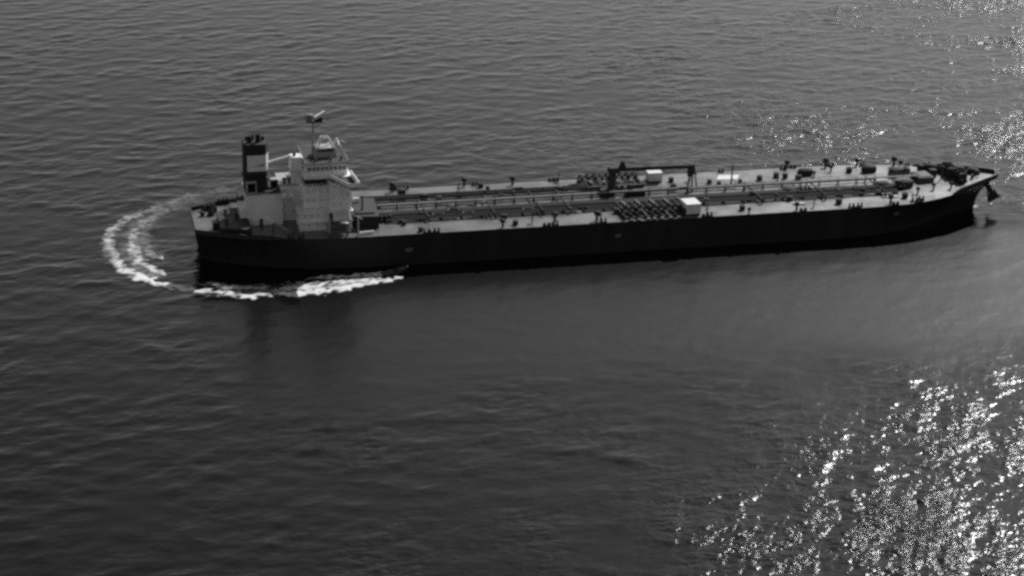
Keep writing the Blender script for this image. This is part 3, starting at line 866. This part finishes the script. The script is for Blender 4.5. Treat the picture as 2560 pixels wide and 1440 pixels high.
# ---------------------------------------------------------------- things standing on the deck
def hut(name, x0, x1, y0, y1, hgt, label):
    t = empty(name, ((x0 + x1) / 2, (y0 + y1) / 2, F + .1))
    w, d = (x1 - x0) / 2, (y1 - y0) / 2
    MB().box(-w, w, -d, d, .35, hgt - .12).build('wall', 'house', t)
    MB().box(-w - .12, w + .12, -d - .12, d + .12, hgt - .12, hgt, .05).build('roof', 'white', t)
    MB().box(-w + .1, w - .1, -d + .1, d - .1, 0, .36).build('base', 'dark', t)
    MB().box(-.5, .5, -d - .05, -d + .03, .4, 2.3).build('door', 'house', t)
    tag(t, label, 'hut', 'white roofed huts on the deck')
    return t
hut('deck_hut', 21.0, 25.4, -19.2, -13.4, 3.4, 'white roofed hut near the rail, beside the dark manifold pipes').rotation_euler = (0, 0, R(2))
hut('deck_hut', 17.4, 21.8, 13.6, 17.4, 3.0, 'white roofed hut on the far side of the deck, behind the crane boom')

ak = empty('anchor', (121.9, -3.2, 7.2))
ak.rotation_euler = (0, R(-30), R(-8))
ak.scale = (1.35, 1.35, 1.35)
tag(ak, 'dark anchor hanging out from the bow of the tanker', 'anchor')
MB().box(-.6, .6, -.4, .4, -2.6, 1.3, .1).build('shank', 'steel', ak)
MB().box(-1.5, 1.5, -.55, .55, -3.3, -2.4, .2).build('crown', 'steel', ak)
for s_ in (-1, 1):
    MB().prism([(s_ * .9 - .35, -.3), (s_ * .9 + .35, -.3), (s_ * .9 + .35, .3), (s_ * .9 - .35, .3)], -2.9, -.7, .25).build('fluke', 'steel', ak)
MB().ring((0, 0, 1.9), (0, 1, 0), .4, .12, 10, 5).build('shackle', 'steel', ak)
MB().tube((.2, 0, 1.8), (-1.6, .6, 3.4), .22, .22, 6).build('chain', 'steel', ak)

# final siting of everything that stands on the hull (fore-and-aft survey correction, heights to scale)
def dx_(x, y):
    return -2.429 - 4.487e-4 * x + 1.5285e-4 * x * x + 0.04612 * y + 4.854e-4 * x * y
bpy.context.view_layer.update()
def centre(o):
    pts = []
    for q in [o] + list(o.children) + [g for c in o.children for g in c.children]:
        if q.type == 'MESH':
            pts += [q.matrix_world @ Vector(c) for c in (q.bound_box[0], q.bound_box[6])]
    return sum(pts, Vector()) / len(pts)
for o in list(ship.children) + [t for t in COL.objects if t.parent is None and t.name.split('.')[0] in ('deck_hut', 'lifeboat')]:
    nm = o.name.split('.')[0]
    if nm in ('hull', 'main_deck', 'cargo_pipe', 'ventilator'):
        continue
    c = centre(o)
    o.location.x += dx_(c.x, c.y)
    if nm in ('accommodation_tower', 'funnel', 'engine_casing', 'engine_room_hatch_house', 'mast_trunk', 'gantry_beam', 'inclined_stair'):
        o.scale.z = 0.965
        o.location.z = F * 0.035
    if nm == 'lifeboat':
        o.location.z -= .1

for o in [t for t in ship.children if t.name.split('.')[0] == 'ventilator']:
    o.location, o.scale = cas.location.copy(), cas.scale.copy()
# the storeys of the tower are parts of the ship themselves, so that windows are their sub-parts
for o in list(tow.children):
    o.parent = ship
    o.location, o.scale = tow.location.copy(), tow.scale.copy()
bpy.data.objects.remove(tow)

# ------------------------------------------------------------------ speedboat
bx0, by0 = -74.1, -29.0
bx1, by1 = -67.0, -27.2
bt = empty('speedboat', ((bx0 + bx1) / 2, (by0 + by1) / 2, 0.28))
bt.rotation_euler = (0, R(-5), math.atan2(by1 - by0, bx1 - bx0))
tag(bt, 'small dark speedboat racing alongside the black hull, ahead of the white wake', 'speedboat')
v, f = [], []
NB = 13
for i in range(NB):
    t = i / (NB - 1)
    x = -3.7 + 7.6 * t
    w = 1.2 * (1 - max(0, (t - .45) / .55) ** 2.2) + .02
    sh = .75 + .5 * t ** 2
    kz = -.45 + .75 * max(0, (t - .6) / .4) ** 2
    for (yy, zz) in ((w, sh), (w * .93, sh - .35), (w * .8, kz + .35), (0, kz), (-w * .8, kz + .35), (-w * .93, sh - .35), (-w, sh)):
        v.append((x, yy, zz))
for i in range(NB - 1):
    for j in range(6):
        f.append((i * 7 + j, i * 7 + j + 1, (i + 1) * 7 + j + 1, (i + 1) * 7 + j))
f.append(tuple(range(6, -1, -1)))
MB().add(v, f).build('hull', 'boat', bt, smooth=True)
v, f = [], []
for i in range(NB):
    t = i / (NB - 1)
    x = -3.7 + 7.6 * t
    w = 1.2 * (1 - max(0, (t - .45) / .55) ** 2.2) + .02
    sh = .75 + .5 * t ** 2
    fl = sh - .02 if t > .62 else .25
    v += [(x, w - .02, sh), (x, w * .82, fl), (x, -w * .82, fl), (x, -w + .02, sh)]
for i in range(NB - 1):
    for j in range(3):
        a = i * 4 + j
        f.append((a, a + 4, a + 5, a + 1))
MB().add(v, f).build('deck', 'boat_in', bt)
MB().box(-.4, .6, -.5, .5, .25, 1.25, .1).build('console', 'boat', bt)
MB().bar((.5, 0, 1.25), (.3, 0, 1.75), .9, .05).build('windscreen', 'glass', bt)
MB().box(-1.5, -.9, -.5, .5, .25, .85, .08).build('seat', 'boat_in', bt)
for s_ in (-.45, .45):
    en = MB().box(-4.15, -3.6, s_ - .22, s_ + .22, .6, 1.35, .1).box(-4.0, -3.78, s_ - .08, s_ + .08, -.5, .6).build('outboard_motor', 'dark', bt)
MB().dome((3.75, 0, 1.22), .3, .3, .12, 8, 3).build('bow_cap', 'white', bt)

# ------------------------------------------------------------------ foam of the speedboat's wake (lies on the sea)
STR = [  # points, half width start/end, strength start/end
    ([(-101.5, 65.0), (-112.5, 57.4), (-123.7, 52.5), (-133.2, 43.0), (-141.9, 34.7), (-147.3, 26.1), (-149.5, 15.3), (-149.0, 0.7), (-147.4, -9.6), (-143.2, -16.2), (-139.6, -21.4)],
     [3.6, 3.2, 2.8, 2.3, 2.0, 1.8, 1.8, 1.8, 1.8, 1.8, 1.4], [.10, .16, .22, .28, .38, .46, .46, .56, .8, .85, .8]),
    ([(-118.4, 48.3), (-128.9, 42.2), (-135.2, 33.6), (-140.1, 24.9), (-142.4, 14.1), (-142.7, 3.1), (-141.3, -6.1), (-137.7, -12.7), (-134.9, -16.7)],
     [2.6, 2.4, 2.0, 1.8, 1.6, 1.5, 1.4, 1.4, 1.1], [.12, .2, .24, .3, .38, .44, .55, .66, .5]),
    ([(-136.8, -1.5), (-138.9, 9.8), (-139.2, 21.0), (-135.9, 29.8)], [1.8, 2.8, 3.0, 2.4], [.36, .26, .22, .18]),
    ([(-134.6, -3.2), (-132.6, -7.0), (-134.0, 1.5)], [1.0, 1.0, 1.4], [.5, .5, .2]),
    ([(-108, 58), (-126, 46), (-138, 30), (-144, 12), (-143, -6), (-138, -17)], [5.5, 5.5, 5.5, 5.0, 4.0, 3.0], [.12, .15, .17, .2, .24, .3]),
    ([(-142.5, -19.0), (-138.0, -23.0), (-133.5, -26.6), (-129.5, -29.5)], [1.5, 1.5, 1.6, 1.6], [1.0, 1.0, 1.0, 1.0]),
    ([(-108.2, -37.4), (-101.6, -38.0)], [1.0, 1.0], [.5, .5]),
    ([(-126.0, -33.0), (-114.0, -35.5), (-101.0, -36.0), (-88.0, -33.5), (-78.0, -31.5)], [2.6, 3.0, 3.2, 3.0, 2.0], [.25, .3, .32, .42, .5]),
    ([(-139.6, -22.0), (-134.7, -25.6), (-131.5, -28.6), (-126.1, -31.9), (-119.4, -34.1), (-115.1, -37.5), (-108.2, -37.7)], [1.4, 1.3, 1.5, 1.6, 1.5, 1.6, 1.5], [.85, .85, 1.0, 1.0, .9, 1.0, .85]),
    ([(-126.5, -24.3), (-121.1, -28.0), (-114.4, -30.6), (-108.1, -31.7)], [1.3, 1.7, 2.2, 2.0], [.35, .5, .6, .5]),
    ([(-101.6, -38.2), (-96.9, -39.1), (-89.7, -37.6), (-82.4, -35.5), (-76.3, -33.9), (-72.0, -32.3), (-67.0, -30.6)], [1.5, 1.6, 1.5, 1.4, 1.2, .9, .55], [1.0, 1.15, 1.2, 1.25, 1.3, 1.25, .9]),
    ([(-93.0, -27.2), (-87.1, -26.9), (-80.1, -27.0), (-74.1, -26.6), (-70.2, -26.9), (-67.5, -26.9)], [.9, 1.0, 1.1, 1.0, .8, .4], [.9, .8, .9, 1.2, 1.1, .5]),
    ([(-101.4, -33.5), (-93.7, -33.2), (-84.1, -31.1), (-77.5, -30.2), (-73.6, -29.7)], [3.2, 3.4, 2.4, 1.4, .8], [.62, .62, .62, .75, 1.0]),
]
fx = np.arange(-165, -60, 0.3)
fy = np.arange(-50, 78, 0.36)
PX, PY = np.meshgrid(fx, fy, indexing='ij')
T_f1 = wave_tile(2.0, 12, 8, 0, 1, 1, -2.4, 11, aniso=False); T_f1 /= T_f1.std()
T_f2 = wave_tile(1.1, 4, 3, 0, 1, 1, -2.2, 12, aniso=False); T_f2 /= T_f2.std()
wx = PX + 0.6 * sample(T_f1, PX, PY)
wy = PY + 0.8 * sample(T_f1, PX + 130, PY + 70)
foam = np.zeros_like(PX)
T_f0 = wave_tile(5, 40, 18, 0, 1, 1, -2.6, 15, aniso=False); T_f0 /= T_f0.std()
for pts, wid, stg in STR:
    pts = [(x + dx_(x, y), y - (0.5 if y < -20 else 0)) for x, y in pts]
    best = np.zeros_like(PX)
    for i in range(len(pts) - 1):
        a, c = np.array(pts[i]), np.array(pts[i + 1])
        d = c - a
        L2 = (d ** 2).sum()
        t = np.clip(((wx - a[0]) * d[0] + (wy - a[1]) * d[1]) / L2, 0, 1)
        dist = np.hypot(wx - a[0] - t * d[0], wy - a[1] - t * d[1])
        w = wid[i] + (wid[i + 1] - wid[i]) * t
        s = stg[i] + (stg[i + 1] - stg[i]) * t
        best = np.maximum(best, s * np.exp(-(dist / w) ** 2.4))
    foam = 1 - (1 - np.clip(foam, 0, 1)) * (1 - np.clip(best, 0, 1)) if False else np.maximum(foam, best) + 0.25 * np.minimum(foam, best)
nz = sample(T_f1, PX + 50, PY + 20)
n2 = sample(T_f2, PX, PY)
dens = np.clip(foam * (1 + .17 * nz + .12 * n2 + .1 * sample(T_f0, PX, PY)), 0, 1.6)
zf = sea_z(PX, PY) + 0.06 + dens * 0.2
keep = dens > 0.035
nfx, nfy = PX.shape
idx = (np.arange(nfx - 1)[:, None] * nfy + np.arange(nfy - 1)[None, :]).ravel()
kq = (keep[:-1, :-1] | keep[1:, :-1] | keep[1:, 1:] | keep[:-1, 1:]).ravel()
idx = idx[kq]
q = np.stack([idx, idx + nfy, idx + nfy + 1, idx + 1], 1)
uq, inv = np.unique(q, return_inverse=True)
q = inv.reshape(q.shape).astype(np.int32)
fco = np.stack([PX.ravel()[uq], PY.ravel()[uq], zf.ravel()[uq]], 1).astype(np.float32)
mf = grid_mesh('wake_foam', fco, q)
fa = mf.attributes.new('foam', 'FLOAT', 'POINT')
fa.data.foreach_set('value', dens.ravel()[uq].astype(np.float32))
mm, n, l, b = new_mat('wake_foam_froth')
at_ = n.new('ShaderNodeAttribute'); at_.attribute_name = 'foam'
tc = n.new('ShaderNodeTexCoord')
nn = n.new('ShaderNodeTexNoise'); nn.inputs['Scale'].default_value = 2.2; nn.inputs['Detail'].default_value = 6; nn.inputs['Roughness'].default_value = .7
l.new(tc.outputs['Object'], nn.inputs['Vector'])
ma = n.new('ShaderNodeMath'); ma.operation = 'MULTIPLY_ADD'; ma.inputs[1].default_value = 0.9; ma.inputs[2].default_value = -0.45
l.new(nn.outputs[0], ma.inputs[0])
mb_ = n.new('ShaderNodeMath'); mb_.operation = 'MULTIPLY_ADD'
l.new(ma.outputs[0], mb_.inputs[0]); l.new(at_.outputs['Fac'], mb_.inputs[1]); l.new(at_.outputs['Fac'], mb_.inputs[2])
mr = n.new('ShaderNodeMapRange'); mr.interpolation_type = 'SMOOTHSTEP'
mr.inputs[1].default_value = 0.04; mr.inputs[2].default_value = 1.0
l.new(mb_.outputs[0], mr.inputs[0])
l.new(mr.outputs[0], b.inputs['Alpha'])
b.inputs['Base Color'].default_value = (.78, .78, .78, 1)
b.inputs['Roughness'].default_value = .8
b.inputs['Specular IOR Level'].default_value = .2
wf = link(mf, 'wake_foam', mm)
tag(wf, 'white churned foam wake looping round the stern of the tanker to the speedboat', 'foam', kind='stuff')
